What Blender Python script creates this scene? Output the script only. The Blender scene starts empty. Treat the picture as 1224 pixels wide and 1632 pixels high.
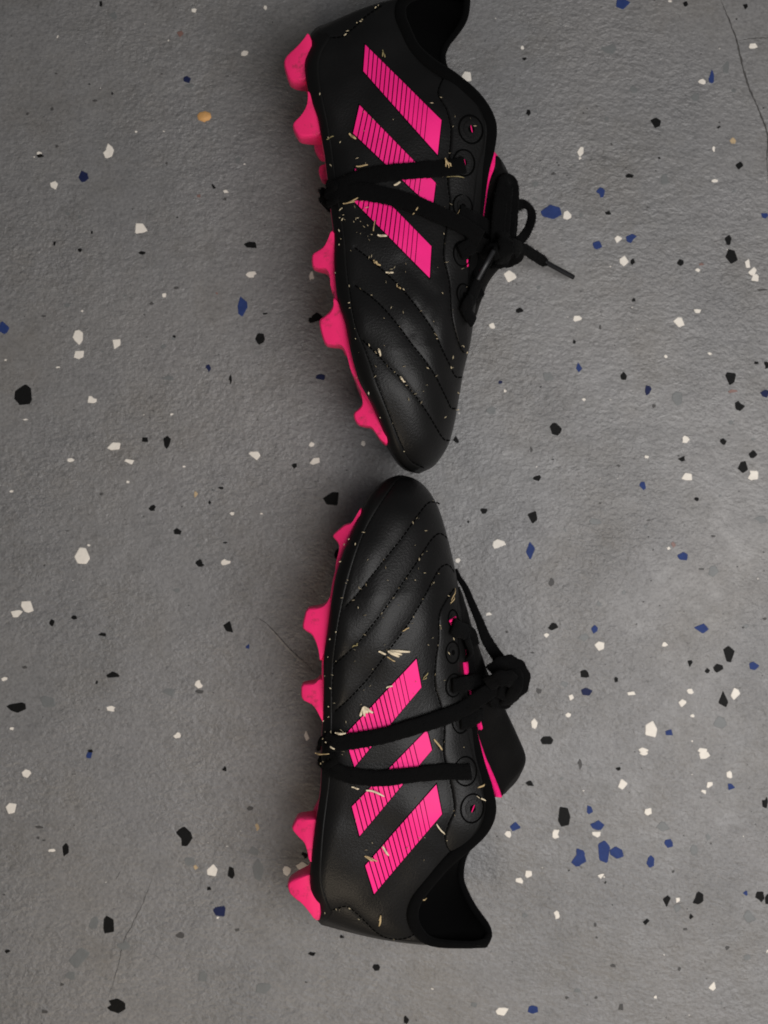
import bpy, bmesh, math, random
import numpy as np
from mathutils import Vector, Matrix
from mathutils.bvhtree import BVHTree
random.seed(7)
SC = bpy.context.scene
COL = SC.collection

# ------------------------------------------------------------------ camera, world, lamps, exposure
K = 0.0003            # metres of floor per photograph pixel
H = 0.60              # camera height
CX, CY = 612.0, 816.0
cam = bpy.data.cameras.new("camera"); camo = bpy.data.objects.new("camera", cam); COL.objects.link(camo)
camo.location = (0, 0, H)
cam.sensor_fit = 'VERTICAL'; cam.sensor_height = 24.0
cam.lens = 12.0 / (CY * K / H)
cam.clip_start = 0.01; cam.clip_end = 50
SC.camera = camo
cam.dof.use_dof = True; cam.dof.focus_distance = 0.545; cam.dof.aperture_fstop = 6.5
SC.cycles.filter_width = 1.8
W = bpy.data.worlds.new("World"); SC.world = W; W.use_nodes = True
W.node_tree.nodes["Background"].inputs[0].default_value = (0.95, 0.97, 1.0, 1)
W.node_tree.nodes["Background"].inputs[1].default_value = 0.105


def area(name, loc, aim, size, power, col, size_y=None):
    l = bpy.data.lights.new(name, 'AREA'); l.energy = power; l.color = col
    l.shape = 'RECTANGLE'; l.size = size; l.size_y = size_y or size
    o = bpy.data.objects.new(name, l); COL.objects.link(o); o.location = loc
    d = Vector(aim) - Vector(loc)
    o.rotation_euler = d.to_track_quat('-Z', 'Y').to_euler()
    return o


area("ceiling_lamp", (0.34, -0.15, 0.70), (0.14, -0.07, 0), 0.44, 6.2, (1.0, 0.978, 0.965), 0.6)
area("warm_lamp", (-0.12, -0.80, 0.50), (0.0, -0.18, 0.03), 0.20, 1.9, (1.0, 0.83, 0.62))
SC.view_settings.view_transform = 'Standard'; SC.view_settings.look = 'None'
SC.view_settings.exposure = 0.0; SC.view_settings.gamma = 1.0


# ------------------------------------------------------------------ materials
def mat(name, col, rough=0.5, spec=0.5, bump=0.0, bscale=800.0, detail=3.0, var=0.0, vscale=60.0, sheen=0.0, stretch=None):
    m = bpy.data.materials.new(name); m.use_nodes = True
    nt = m.node_tree; b = nt.nodes["Principled BSDF"]
    b.inputs["Base Color"].default_value = (*col, 1); b.inputs["Roughness"].default_value = rough
    b.inputs["Specular IOR Level"].default_value = spec
    if sheen:
        b.inputs["Sheen Weight"].default_value = sheen; b.inputs["Sheen Roughness"].default_value = 0.5
    tc = nt.nodes.new("ShaderNodeTexCoord"); out = tc.outputs["Object"]
    if stretch:
        mp = nt.nodes.new("ShaderNodeMapping"); mp.inputs["Scale"].default_value = stretch
        nt.links.new(out, mp.inputs[0]); out = mp.outputs[0]
    if bump:
        n = nt.nodes.new("ShaderNodeTexNoise"); n.inputs["Scale"].default_value = bscale; n.inputs["Detail"].default_value = detail
        nt.links.new(out, n.inputs["Vector"])
        bp = nt.nodes.new("ShaderNodeBump"); bp.inputs["Strength"].default_value = bump; bp.inputs["Distance"].default_value = 0.0006
        nt.links.new(n.outputs[0], bp.inputs["Height"]); nt.links.new(bp.outputs[0], b.inputs["Normal"])
    if var:
        n2 = nt.nodes.new("ShaderNodeTexNoise"); n2.inputs["Scale"].default_value = vscale; n2.inputs["Detail"].default_value = 6
        nt.links.new(out, n2.inputs["Vector"])
        mx = nt.nodes.new("ShaderNodeMix"); mx.data_type = 'RGBA'
        mx.inputs[6].default_value = (*[max(0, c * (1 - var)) for c in col], 1)
        mx.inputs[7].default_value = (*[min(1, c * (1 + var)) for c in col], 1)
        nt.links.new(n2.outputs[0], mx.inputs[0]); nt.links.new(mx.outputs[2], b.inputs["Base Color"])
    return m


M = {}
M['leather'] = mat('leather', (0.0054, 0.0053, 0.0053), 0.42, 0.19, 0.25, 1100, 4, 0.55, 55)
M['rubber'] = mat('rubber', (0.0050, 0.0049, 0.0048), 0.46, 0.15, 0.12, 1500, 2, 0.3, 120)
M['tongue'] = mat('tongue_fabric', (0.0036, 0.0034, 0.0033), 0.85, 0.08, 0.6, 1500, 3, 0.5, 130, 0.03)
M['lining'] = mat('lining', (0.0016, 0.0016, 0.0017), 1.0, 0.03, 0.5, 2200, 2)
M['fabric'] = mat('fabric', (0.0020, 0.0020, 0.0021), 0.95, 0.05, 0.5, 2200, 2, 0.3, 300, 0.01)
M['lace'] = mat('lace', (0.0024, 0.0024, 0.0025), 0.95, 0.06, 0.8, 1700, 2, 0.3, 500, 0.012)
M['aglet'] = mat('aglet', (0.006, 0.006, 0.007), 0.42, 0.35)
M['thread'] = mat('thread', (0.0016, 0.0016, 0.0016), 0.9, 0.03)
M['pink'] = mat('pink_print', (0.84, 0.013, 0.205), 0.55, 0.28, 0.08, 1500, 2, 0.12, 120)
M['pink_sole'] = mat('pink_sole', (0.88, 0.024, 0.160), 0.42, 0.4, 0.06, 700, 2, 0.12, 90)
_m = M['pink_sole']; _nt = _m.node_tree; _b = _nt.nodes["Principled BSDF"]        # soil left on the studs
_tc = _nt.nodes.new("ShaderNodeTexCoord"); _n = _nt.nodes.new("ShaderNodeTexNoise"); _n.inputs["Scale"].default_value = 170; _n.inputs["Detail"].default_value = 8; _n.inputs["Roughness"].default_value = .7
_nt.links.new(_tc.outputs["Object"], _n.inputs["Vector"])
_r = _nt.nodes.new("ShaderNodeValToRGB"); _r.color_ramp.elements[0].position = .54; _r.color_ramp.elements[1].position = .74
_r.color_ramp.elements[0].color = (0, 0, 0, 1); _r.color_ramp.elements[1].color = (.75, .75, .75, 1); _nt.links.new(_n.outputs[0], _r.inputs[0])
_x = _nt.nodes.new("ShaderNodeMix"); _x.data_type = 'RGBA'; _nt.links.new(_r.outputs[0], _x.inputs[0])
_nt.links.new(_b.inputs["Base Color"].links[0].from_socket, _x.inputs[6]); _x.inputs[7].default_value = (0.09, 0.035, 0.03, 1)
_nt.links.new(_x.outputs[2], _b.inputs["Base Color"])
M['pink_knit'] = mat('pink_knit', (0.80, 0.014, 0.17), 0.9, 0.1, 0.8, 1400, 2, 0.25, 500)
M['straw'] = mat('straw', (0.42, 0.31, 0.16), 0.7, 0.3, 0.3, 2500, 2, 0.35, 700)
M['straw_crumb'] = mat('straw_crumb', (0.46, 0.39, 0.26), 0.8, 0.1, 0, 1, 1, 0.5, 900)
M['straw_pale'] = mat('straw_pale', (0.62, 0.53, 0.38), 0.7, 0.3, 0.3, 2500, 2, 0.3, 700)
M['straw_green'] = mat('straw_green', (0.24, 0.20, 0.09), 0.7, 0.3, 0.3, 2500, 2, 0.35, 700)
M['flake_white'] = mat('flake_white', (0.70, 0.655, 0.59), 0.6, 0.2, 0.25, 900, 3, 0.14, 300)
M['flake_black'] = mat('flake_black', (0.0050, 0.0050, 0.0050), 0.6, 0.10, 0.3, 900, 3, 0.3, 300)
M['flake_blue'] = mat('flake_blue', (0.020, 0.038, 0.135), 0.6, 0.12, 0.25, 900, 3, 0.25, 300)
M['flake_navy'] = mat('flake_navy', (0.011, 0.016, 0.055), 0.6, 0.12, 0.25, 900, 3, 0.25, 300)
M['flake_grey'] = mat('flake_grey', (0.125, 0.130, 0.130), 0.5, 0.4, 0.25, 900, 3, 0.15, 300)
M['flake_red'] = mat('flake_red', (0.17, 0.095, 0.080), 0.5, 0.4, 0.25, 900, 3, 0.25, 300)
M['speck_dark'] = mat('speck_dark', (0.055, 0.053, 0.052), 0.6, 0.3)
M['crack'] = mat('crack', (0.062, 0.060, 0.058), 0.9, 0.1, 0.4, 900, 3, 0.4, 300)
M['scratch_lit_side'] = mat('scratch_lit_side', (0.25, 0.24, 0.22), 0.6, 0.3, 0.3, 900, 3, 0.2, 300)
M['flake_tan'] = mat('flake_tan', (0.40, 0.30, 0.18), 0.6, 0.2, 0.3, 900, 3, 0.3, 500)
M['chip'] = mat('chip', (0.55, 0.30, 0.11), 0.6, 0.3, 0.3, 900, 3, 0.3, 500)


def floor_material():
    m = bpy.data.materials.new('painted_floor'); m.use_nodes = True
    nt = m.node_tree; N = nt.nodes; L = nt.links; b = N["Principled BSDF"]
    tc = N.new("ShaderNodeTexCoord")

    def noise(scale, detail, rough=0.55, stretch=None, rot=0.0):
        v = tc.outputs["Object"]
        if stretch:
            mp = N.new("ShaderNodeMapping"); mp.inputs["Scale"].default_value = stretch; mp.inputs["Rotation"].default_value = (0, 0, rot)
            L.new(v, mp.inputs[0]); v = mp.outputs[0]
        n = N.new("ShaderNodeTexNoise"); n.inputs["Scale"].default_value = scale; n.inputs["Detail"].default_value = detail
        n.inputs["Roughness"].default_value = rough; L.new(v, n.inputs["Vector"]); return n.outputs[0]

    def ramp(x, stops):
        r = N.new("ShaderNodeValToRGB"); L.new(x, r.inputs[0])
        e = r.color_ramp.elements
        while len(e) < len(stops): e.new(0.5)
        for el, (p, c) in zip(e, stops):
            el.position = p; el.color = (c, c, c, 1) if not isinstance(c, tuple) else (*c, 1)
        return r.outputs[0]

    def mul(a, bb, fac=1.0):
        x = N.new("ShaderNodeMix"); x.data_type = 'RGBA'; x.blend_type = 'MULTIPLY'; x.inputs[0].default_value = fac
        L.new(a, x.inputs[6]); L.new(bb, x.inputs[7]); return x.outputs[2]

    base = ramp(noise(9, 5), [(0.3, (0.150, 0.149, 0.150)), (0.5, (0.168, 0.165, 0.164)), (0.7, (0.172, 0.166, 0.161))])
    mott = ramp(noise(70, 6, 0.65), [(0.25, 0.86), (0.5, 1.0), (0.75, 1.06)])
    fine = ramp(noise(650, 3, 0.6), [(0.25, 0.76), (0.5, 1.0), (0.75, 1.12)])
    pits = ramp(noise(420, 2, 0.5), [(0.24, 0.45), (0.31, 1.0)])
    med = ramp(noise(300, 4, 0.6), [(0.28, 0.80), (0.45, 1.0), (0.75, 1.05)])
    stain = ramp(noise(22, 7, 0.7), [(0.30, (0.86, 0.83, 0.78)), (0.5, (1, 1, 1)), (0.72, (1.0, 1.0, 1.02))])
    c = mul(mul(mul(mul(mul(base, mott), fine), pits, 0.8), med), stain, 0.8)
    L.new(c, b.inputs["Base Color"])
    rr = ramp(noise(120, 4), [(0.3, 0.36), (0.7, 0.52)])
    L.new(rr, b.inputs["Roughness"])
    b.inputs["Specular IOR Level"].default_value = 0.5
    # roller stipple, stretched a little along x, plus finer grain
    h1 = noise(400, 3, 0.6, (0.88, 1.15, 1), 0.35)
    h2 = noise(120, 3, 0.5, (0.8, 1.2, 1), -0.3)
    h3 = noise(1500, 2)
    s1 = N.new("ShaderNodeMath"); s1.operation = 'MULTIPLY_ADD'; s1.inputs[1].default_value = 0.9; L.new(h2, s1.inputs[0]); L.new(h1, s1.inputs[2])
    s2 = N.new("ShaderNodeMath"); s2.operation = 'MULTIPLY_ADD'; s2.inputs[1].default_value = 0.22; L.new(h3, s2.inputs[0]); L.new(s1.outputs[0], s2.inputs[2])
    bp = N.new("ShaderNodeBump"); bp.inputs["Strength"].default_value = 0.42; bp.inputs["Distance"].default_value = 0.0015
    msk = ramp(noise(14, 4, 0.6), [(0.3, 0.18), (0.7, 0.85)])
    L.new(msk, bp.inputs["Strength"])
    L.new(s2.outputs[0], bp.inputs["Height"]); L.new(bp.outputs[0], b.inputs["Normal"])
    return m


M['floor'] = floor_material()


# ------------------------------------------------------------------ helpers
def PW(px, py, z=0.0):
    """photograph pixel -> the place at height z"""
    f = K * (H - z) / H
    return Vector(((px - CX) * f, -(py - CY) * f, z))


def mk(name, verts, faces, material, parent=None, smooth=True, mats=None, fmat=None):
    """link one mesh object; verts in world metres, stored relative to the root of the thing it belongs to"""
    off = Vector((0, 0, 0))
    p = parent
    while p is not None:
        off += p.location; p = p.parent
    me = bpy.data.meshes.new(name)
    me.from_pydata([tuple(Vector(v) - off) for v in verts], [], faces)
    for mm in (mats or [material]): me.materials.append(mm)
    if fmat is not None: me.polygons.foreach_set('material_index', fmat)
    if smooth: me.polygons.foreach_set('use_smooth', [True] * len(me.polygons))
    bm = bmesh.new(); bm.from_mesh(me); bmesh.ops.recalc_face_normals(bm, faces=bm.faces); bm.to_mesh(me); bm.free()
    me.update()
    o = bpy.data.objects.new(name, me); COL.objects.link(o)
    if parent is not None: o.parent = parent
    return o


def cr(pts, n):
    """Catmull-Rom through points (any dimension), n samples per span"""
    P = [np.array(p, float) for p in pts]
    out = []
    for i in range(len(P) - 1):
        p0 = P[i - 1] if i > 0 else 2 * P[0] - P[1]
        p3 = P[i + 2] if i + 2 < len(P) else 2 * P[-1] - P[-2]
        p1, p2 = P[i], P[i + 1]
        for k in range(n):
            t = k / n
            out.append(0.5 * ((2 * p1) + (p2 - p0) * t + (2 * p0 - 5 * p1 + 4 * p2 - p3) * t * t + (3 * p1 - p0 - 3 * p2 + p3) * t ** 3))
    out.append(P[-1])
    return np.array(out)


def resample(poly, n):
    poly = np.array(poly, float)
    d = np.r_[0, np.cumsum(np.linalg.norm(np.diff(poly, axis=0), axis=1))]
    t = np.linspace(0, d[-1], n)
    return np.stack([np.interp(t, d, poly[:, k]) for k in range(poly.shape[1])], 1)


def grid_faces(nr, nc, off=0, closed=False):
    f = []
    for i in range(nr - 1):
        for j in range(nc - 1 + (1 if closed else 0)):
            a = off + i * nc + j; b = off + i * nc + (j + 1) % nc
            f.append((a, b, b + nc, a + nc))
    return f


def sweep(points, normals, widths, thicks, nseg=10, twist=None):
    """oval ribbon along points; normals say where its flat face looks"""
    V = []; n = len(points)
    for i in range(n):
        t = (points[min(i + 1, n - 1)] - points[max(i - 1, 0)])
        t = t.normalized() if t.length > 1e-9 else Vector((0, 1, 0))
        nn = normals[i] - t * normals[i].dot(t)
        nn = nn.normalized() if nn.length > 1e-6 else t.orthogonal().normalized()
        side = t.cross(nn)
        if twist is not None:
            q = Matrix.Rotation(twist[i], 3, t); nn = q @ nn; side = q @ side
        for k in range(nseg):
            a = 2 * math.pi * k / nseg
            ca, sa = math.cos(a), math.sin(a)
            ca = math.copysign(abs(ca) ** 0.75, ca); sa = math.copysign(abs(sa) ** 0.75, sa)
            V.append(points[i] + side * (ca * widths[i] / 2) + nn * (sa * thicks[i] / 2))
    F = grid_faces(n, nseg, 0, True)
    F.append(tuple(range(nseg))); F.append(tuple(range((n - 1) * nseg, n * nseg)))
    return V, F


def prop(o, **kw):
    for k, v in kw.items(): o[k] = v
    return o


# ------------------------------------------------------------------ floor, crack, flakes
S = 4.0
fl = mk('floor', [(-S, -S, 0), (S, -S, 0), (S, S, 0), (-S, S, 0)], [(0, 1, 2, 3)], M['floor'], None, False)
prop(fl, kind='structure', label='grey painted floor with scattered white, black and blue flakes')


def strip_on_floor(name, pts, w, z, material, jitter=0.0):
    C = resample(cr(pts, 8), max(8, len(pts) * 6)); V = []; F = []
    for i, c in enumerate(C):
        t = C[min(i + 1, len(C) - 1)] - C[max(i - 1, 0)]; t /= np.linalg.norm(t); nrm = np.array([-t[1], t[0]])
        taper = min(1, 0.25 + 3 * min(i, len(C) - 1 - i) / len(C))
        ww = w * taper * random.uniform(0.6, 1.4)
        c = c + nrm * random.uniform(-jitter, jitter)
        a = PW(*(c - nrm * ww / 2), 0); b = PW(*(c + nrm * ww / 2), 0); m_ = PW(*c, z)
        V += [a, m_, b]
    F = grid_faces(len(C), 3)
    return mk(name, V, F, material, fl)


strip_on_floor('floor_crack', [(1143, -12), (1152, 8), (1163, 35), (1174, 65), (1181, 95), (1186, 115), (1196, 145), (1208, 172), (1219, 200), (1224, 225), (1222, 262), (1226, 300)], 2.8, 0.00012, M['crack'], 0.7)
strip_on_floor('floor_crack', [(1178, 65), (1200, 61), (1232, 60)], 1.3, 0.00006, M['crack'], 0.6)
strip_on_floor('floor_scratch', [(408, 983), (425, 994), (446, 1016), (462, 1034), (486, 1056), (502, 1072)], 1.6, 0.00008, M['speck_dark'], 0.3)  # shadow side of this scratch groove, put in as a dark colour
strip_on_floor('floor_scratch', [(424, 998), (436, 1008), (447, 1021), (470, 1046), (484, 1058)], 2.0, 0.00007, M['scratch_lit_side'], 0.3)  # lit side of the same groove, painted as a paler strip
strip_on_floor('floor_scratch', [(246, 1385), (232, 1430), (215, 1465), (198, 1500), (186, 1545), (172, 1590)], 1.5, 0.00008, M['speck_dark'], 1.0)
strip_on_floor('floor_scratch', [(192, 1388), (188, 1396), (185, 1402)], 1.2, 0.0001, M['crack'], 0.2)

Tl = [(0, 0), (0, 400), (0, 800), (0, 1200), (724, 0), (724, 400), (724, 800), (724, 1200)]
FL = [
 [(393, 14, 16, 28, 'k'), (757, 40, 22, 18, 'w'), (1035, 29, 17, 20, 'w'), (703, 132, 26, 22, 'r'), (225, 143, 10, 14, 'w'), (955, 208, 34, 22, 'w'),
  (728, 311, 34, 28, 'n'), (420, 589, 44, 50, 'w'), (152, 598, 24, 14, 'w'), (158, 607, 26, 18, 'k'), (210, 721, 30, 34, 'w'),
  (327, 690, 36, 44, 'n'), (834, 727, 22, 24, 'k'), (882, 747, 36, 14, 'w'), (548, 891, 62, 42, 'w'), (978, 957, 60, 26, 'k'), (531, 514, 12, 9, 'w'),
  (440, 62, 42, 34, 'g'), (775, 764, 18, 16, 'r'), (878, 776, 20, 12, 'd'), (212, 950, 11, 20, 'k'), (358, 906, 12, 14, 'k'), (438, 365, 10, 12, 'k'), (203, 425, 12, 18, 'd'), (650, 638, 10, 14, 'd'), (370, 392, 22, 10, 'd'), (108, 444, 14, 12, 'd'), (930, 625, 26, 34, 'g'), (222, 571, 14, 12, 'd')],
 [(312, -4, 18, 16, 'k'), (555, 8, 26, 16, 'k'), (982, 91, 42, 26, 'w'), (1216, 100, 20, 40, 'w'), (945, 215, 38, 70, 'b'), (1033, 244, 20, 12, 'k'), (1214, 272, 26, 26, 'k'),
  (14, 302, 40, 48, 'b'), (305, 335, 38, 58, 'w'), (310, 404, 46, 36, 'w'), (453, 360, 42, 44, 'w'), (1017, 342, 36, 46, 'k'), (812, 457, 20, 36, 'n'), (899, 502, 13, 36, 'k'),
  (97, 562, 74, 84, 'k'), (361, 580, 38, 34, 'w'), (448, 761, 58, 38, 'w'), (566, 738, 30, 24, 'k'), (649, 743, 34, 50, 'k'), (274, 816, 30, 18, 'w'), (507, 821, 42, 26, 'w'),
  (995, 795, 42, 44, 'w'), (1148, 839, 24, 24, 'k'), (862, 925, 26, 12, 'k'), (497, 901, 22, 12, 'w'), (640, 172, 18, 16, 'w'), (45, 938, 16, 10, 'w'), (225, 454, 18, 8, 'w'), (763, 950, 16, 30, 't'),
  (680, 334, 14, 12, 'k'), (845, 164, 14, 10, 'r'), (688, 144, 20, 12, 'd'), (100, 657, 24, 8, 'w'), (320, 234, 12, 9, 'w'), (395, 948, 18, 12, 'd'), (655, 498, 44, 24, 'g'), (592, 204, 22, 14, 'd'), (170, 254, 20, 8, 'd'), (718, 841, 14, 8, 'w'), (670, 637, 16, 8, 'w')],
 [(596, 25, 30, 26, 'k'), (692, 116, 38, 30, 'k'), (905, 46, 22, 14, 'w'), (780, 240, 38, 30, 'k'), (881, 234, 40, 26, 'w'), (317, 211, 56, 72, 'w'), (346, 169, 14, 10, 'w'),
  (105, 409, 52, 44, 'w'), (64, 434, 62, 32, 'w'), (203, 470, 22, 28, 'k'), (289, 450, 30, 18, 'k'), (402, 518, 34, 17, 'k'), (896, 488, 50, 42, 'k'), (968, 564, 18, 28, 'b'), (439, 676, 56, 30, 'k'),
  (776, 710, 30, 34, 'w'), (69, 802, 76, 40, 'k'), (435, 806, 38, 22, 'w'), (692, 909, 30, 26, 'w'), (17, 690, 22, 18, 'w'), (47, 884, 20, 14, 'w'), (1197, 910, 24, 38, 'w'), (96, 645, 22, 12, 'd'), (377, 703, 12, 16, 'k'), (878, 159, 20, 8, 'k'), (660, 742, 46, 38, 'g'), (352, 972, 24, 14, 'k'), (186, 783, 60, 54, 'g'), (690, 345, 30, 16, 'g'), (262, 112, 20, 8, 'd'), (818, 2, 12, 14, 'k'), (1020, 46, 14, 8, 'w'), (780, 740, 34, 18, 'd')],
 [(348, 8, 28, 28, 'b'), (104, 82, 44, 34, 'w'), (48, 217, 48, 42, 'w'), (876, 63, 20, 22, 'k'), (718, 325, 66, 72, 'k'), (255, 379, 26, 50, 'k'), (201, 380, 30, 12, 'w'), (828, 459, 44, 56, 'w'), (900, 467, 30, 48, 'k'),
  (816, 529, 24, 18, 'k'), (1120, 459, 34, 40, 'w'), (1178, 440, 48, 36, 'w'), (1005, 458, 54, 84, 'g'), (859, 617, 52, 44, 'n'), (850, 643, 14, 10, 'w'), (424, 671, 54, 64, 'k'), (368, 664, 38, 50, 'g'),
  (312, 800, 96, 72, 'g'), (30, 774, 22, 18, 'k'), (455, 972, 66, 34, 'k'), (975, 217, 28, 20, 'd'), (740, 420, 44, 40, 'g'), (985, 385, 46, 36, 'g'), (705, 712, 34, 26, 'd'), (152, 290, 34, 12, 'd'), (272, 868, 50, 36, 'g'), (480, 752, 54, 40, 'g'), (148, 331, 16, 12, 'd'), (925, 690, 22, 14, 'd'), (240, 903, 20, 14, 'd'), (1190, 400, 32, 26, 'k'), (765, 446, 22, 18, 't'), (1003, 290, 18, 30, 't'), (790, 876, 40, 50, 'g')],
 [(657, 14, 52, 40, 'b'), (902, 14, 22, 22, 'k'), (1136, 25, 22, 24, 'k'), (1165, 178, 34, 28, 'w'), (1003, 299, 24, 48, 'b'), (968, 319, 30, 22, 'w'), (50, 297, 44, 42, 'w'), (289, 438, 22, 28, 'k'), (273, 229, 18, 18, 'k'), (266, 186, 14, 16, 'w'),
  (786, 477, 48, 40, 'k'), (1087, 550, 28, 26, 't'), (1114, 645, 30, 30, 'k'), (1015, 706, 26, 14, 'w'), (494, 590, 28, 40, 'w'), (490, 618, 16, 12, 'w'), (686, 685, 34, 18, 'k'), (572, 751, 32, 42, 'b'), (380, 826, 76, 60, 'b'), (439, 841, 32, 36, 'w'), (600, 831, 28, 18, 'k'),
  (557, 957, 34, 36, 'b'), (641, 934, 32, 28, 'w'), (692, 928, 44, 34, 'b'), (1069, 936, 34, 36, 'k'), (1212, 840, 30, 26, 'b'), (1032, 496, 16, 12, 'k'), (614, 562, 12, 12, 'd'), (604, 190, 60, 40, 'g'), (700, 350, 30, 32, 'g'), (940, 380, 40, 34, 'g'), (1060, 260, 26, 50, 'g'), (800, 616, 12, 10, 'k'), (1012, 582, 12, 22, 'w'), (757, 808, 18, 8, 'd'), (386, 678, 20, 14, 'd'), (841, 4, 16, 10, 'w'), (1092, 354, 26, 16, 'g'), (820, 700, 30, 40, 'g'), (315, 718, 26, 20, 'g')],
 [(218, 99, 52, 46, 'w'), (661, 39, 34, 40, 'w'), (696, 42, 22, 24, 'k'), (884, 45, 28, 26, 'k'), (1084, 22, 54, 64, 'k'), (950, 75, 24, 14, 'w'), (1145, 47, 26, 42, 'w'), (1163, 80, 34, 34, 'w'), (1173, 106, 30, 32, 'w'), (254, 232, 28, 26, 'k'), (148, 292, 26, 24, 'w'), (480, 263, 36, 26, 'w'), (467, 354, 14, 18, 'k'),
  (485, 456, 26, 40, 'b'), (660, 489, 30, 30, 'k'), (757, 543, 32, 38, 'n'), (878, 276, 50, 38, 'w'), (948, 235, 32, 20, 'w'), (700, 190, 16, 18, 'k'), (1080, 492, 44, 62, 'k'), (1112, 604, 38, 40, 'k'), (1218, 446, 22, 30, 'k'), (1214, 556, 36, 36, 'n'), (396, 695, 56, 52, 'k'), (322, 884, 30, 30, 'k'),
  (900, 736, 36, 28, 'w'), (1049, 745, 28, 26, 'k'), (886, 810, 28, 26, 'k'), (1166, 794, 30, 30, 'k'), (1125, 842, 44, 46, 'k'), (1164, 873, 48, 46, 'w'), (911, 880, 48, 34, 'w'), (736, 915, 32, 32, 'b'), (180, 512, 18, 16, 'n'), (145, 622, 40, 34, 'g'), (946, 968, 20, 16, 'k'), (384, 814, 10, 10, 'k'), (750, 803, 18, 12, 'w'), (998, 400, 20, 12, 'w'), (825, 412, 14, 14, 'w'), (1179, 436, 18, 14, 'k'), (198, 546, 14, 14, 'w'), (570, 298, 16, 18, 'd'), (300, 775, 18, 22, 'd'), (640, 838, 20, 10, 'd'), (1085, 548, 40, 18, 'r'), (505, 580, 16, 12, 'w'), (870, 575, 40, 50, 'g'), (370, 490, 60, 36, 'g'), (1200, 152, 40, 12, 'd'), (965, 52, 20, 14, 'r'), (780, 605, 14, 18, 'd')],
 [(116, 34, 26, 26, 'k'), (306, 56, 38, 46, 'k'), (174, 168, 48, 40, 'w'), (296, 189, 42, 62, 'b'), (12, 229, 24, 20, 'w'), (854, 166, 20, 24, 'r'), (836, 180, 16, 14, 'w'), (892, 213, 38, 32, 'b'), (962, 261, 24, 14, 'd'), (135, 437, 26, 16, 'w'), (110, 476, 18, 24, 'b'), (386, 486, 38, 28, 'k'), (360, 519, 22, 20, 'w'), (548, 496, 28, 32, 'b'), (566, 561, 40, 36, 'w'),
  (964, 493, 58, 48, 'b'), (820, 556, 26, 18, 'w'), (1073, 588, 48, 66, 'k'), (1028, 648, 44, 32, 'k'), (987, 658, 20, 18, 'k'), (922, 630, 26, 30, 'k'), (1169, 637, 44, 34, 'b'), (509, 671, 36, 32, 'k'), (516, 742, 44, 34, 'n'), (630, 694, 20, 20, 'k'), (692, 747, 36, 22, 'w'), (454, 764, 26, 28, 'w'), (446, 831, 22, 18, 'w'), (920, 739, 26, 20, 'w'), (1046, 766, 46, 72, 'k'), (1095, 750, 40, 50, 'w'), (889, 785, 28, 32, 'w'), (929, 834, 18, 12, 'w'),
  (766, 893, 44, 72, 'w'), (838, 902, 34, 34, 'b'), (313, 864, 26, 38, 'w'), (363, 930, 50, 34, 'k'), (738, 970, 36, 26, 'w'), (970, 968, 38, 26, 'w'), (1010, 134, 20, 10, 'd'), (205, 506, 14, 16, 'd'), (305, 588, 20, 10, 'd'), (758, 72, 18, 12, 'd'), (378, 312, 26, 30, 'd'), (1010, 270, 40, 40, 'g'), (1212, 456, 16, 12, 'd'), (550, 78, 50, 30, 'g'), (508, 530, 40, 36, 'g'), (430, 710, 34, 30, 'g'), (1040, 862, 50, 48, 'g'), (330, 735, 24, 24, 'd'), (55, 77, 10, 12, 'k'), (1195, 70, 50, 30, 'g')],
 [(296, 119, 36, 24, 'k'), (427, 249, 56, 86, 'k'), (236, 287, 44, 40, 'b'), (211, 317, 26, 26, 'w'), (397, 317, 34, 38, 'w'), (527, 222, 28, 36, 'b'), (559, 283, 48, 40, 'b'), (555, 317, 36, 26, 'w'), (485, 409, 58, 64, 'b'), (582, 386, 52, 86, 'b'), (634, 389, 52, 46, 'b'), (656, 123, 42, 42, 'w'), (640, 62, 22, 16, 'k'), (757, 226, 30, 32, 'w'), (838, 353, 34, 34, 'b'), (765, 425, 34, 44, 'b'),
  (290, 474, 26, 40, 'w'), (254, 498, 32, 28, 'w'), (574, 480, 28, 20, 'w'), (590, 505, 12, 12, 'k'), (399, 632, 28, 34, 'w'), (828, 575, 34, 48, 'k'), (951, 568, 54, 48, 'k'), (872, 574, 20, 22, 'w'), (871, 605, 34, 36, 'g'), (748, 660, 28, 26, 'k'), (926, 638, 18, 24, 'k'), (901, 688, 20, 18, 'd'), (1138, 547, 22, 22, 'b'), (1192, 562, 44, 44, 'k'), (1222, 572, 20, 44, 'k'), (1212, 194, 28, 44, 'k'),
  (1074, 85, 24, 36, 'w'), (1078, 131, 36, 26, 'b'), (995, 124, 26, 30, 'w'), (973, 152, 24, 22, 'w'), (975, 8, 40, 36, 'w'), (740, 2, 30, 16, 'w'), (1007, 909, 34, 40, 'w'), (785, 953, 12, 12, 'w'), (878, 843, 14, 16, 'd'), (854, 462, 12, 12, 'd'), (550, 669, 14, 18, 'd'), (620, 830, 24, 16, 'd'), (1142, 798, 30, 24, 'g'), (1065, 760, 18, 16, 'd'), (490, 45, 18, 40, 'd'), (1155, 640, 60, 56, 'g'), (815, 288, 56, 40, 'g'), (935, 380, 34, 40, 'g'), (440, 957, 18, 16, 'd'), (990, 326, 22, 30, 'g'), (553, 955, 12, 12, 'd'), (555, 720, 12, 12, 'd'), (275, 635, 26, 20, 'g'), (1222, 774, 10, 14, 'w')],
]
FM = {'w': 'flake_white', 'k': 'flake_black', 'b': 'flake_blue', 'n': 'flake_navy', 'g': 'flake_grey', 'r': 'flake_red', 'd': 'speck_dark', 't': 'flake_tan'}
flakes = []
for (ox, oy), lst in zip(Tl, FL):
    for X, Y, w, h, c in lst: flakes.append((ox + X / 2.448, oy + Y / 2.448, w / 2.448, h / 2.448, c))
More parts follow.
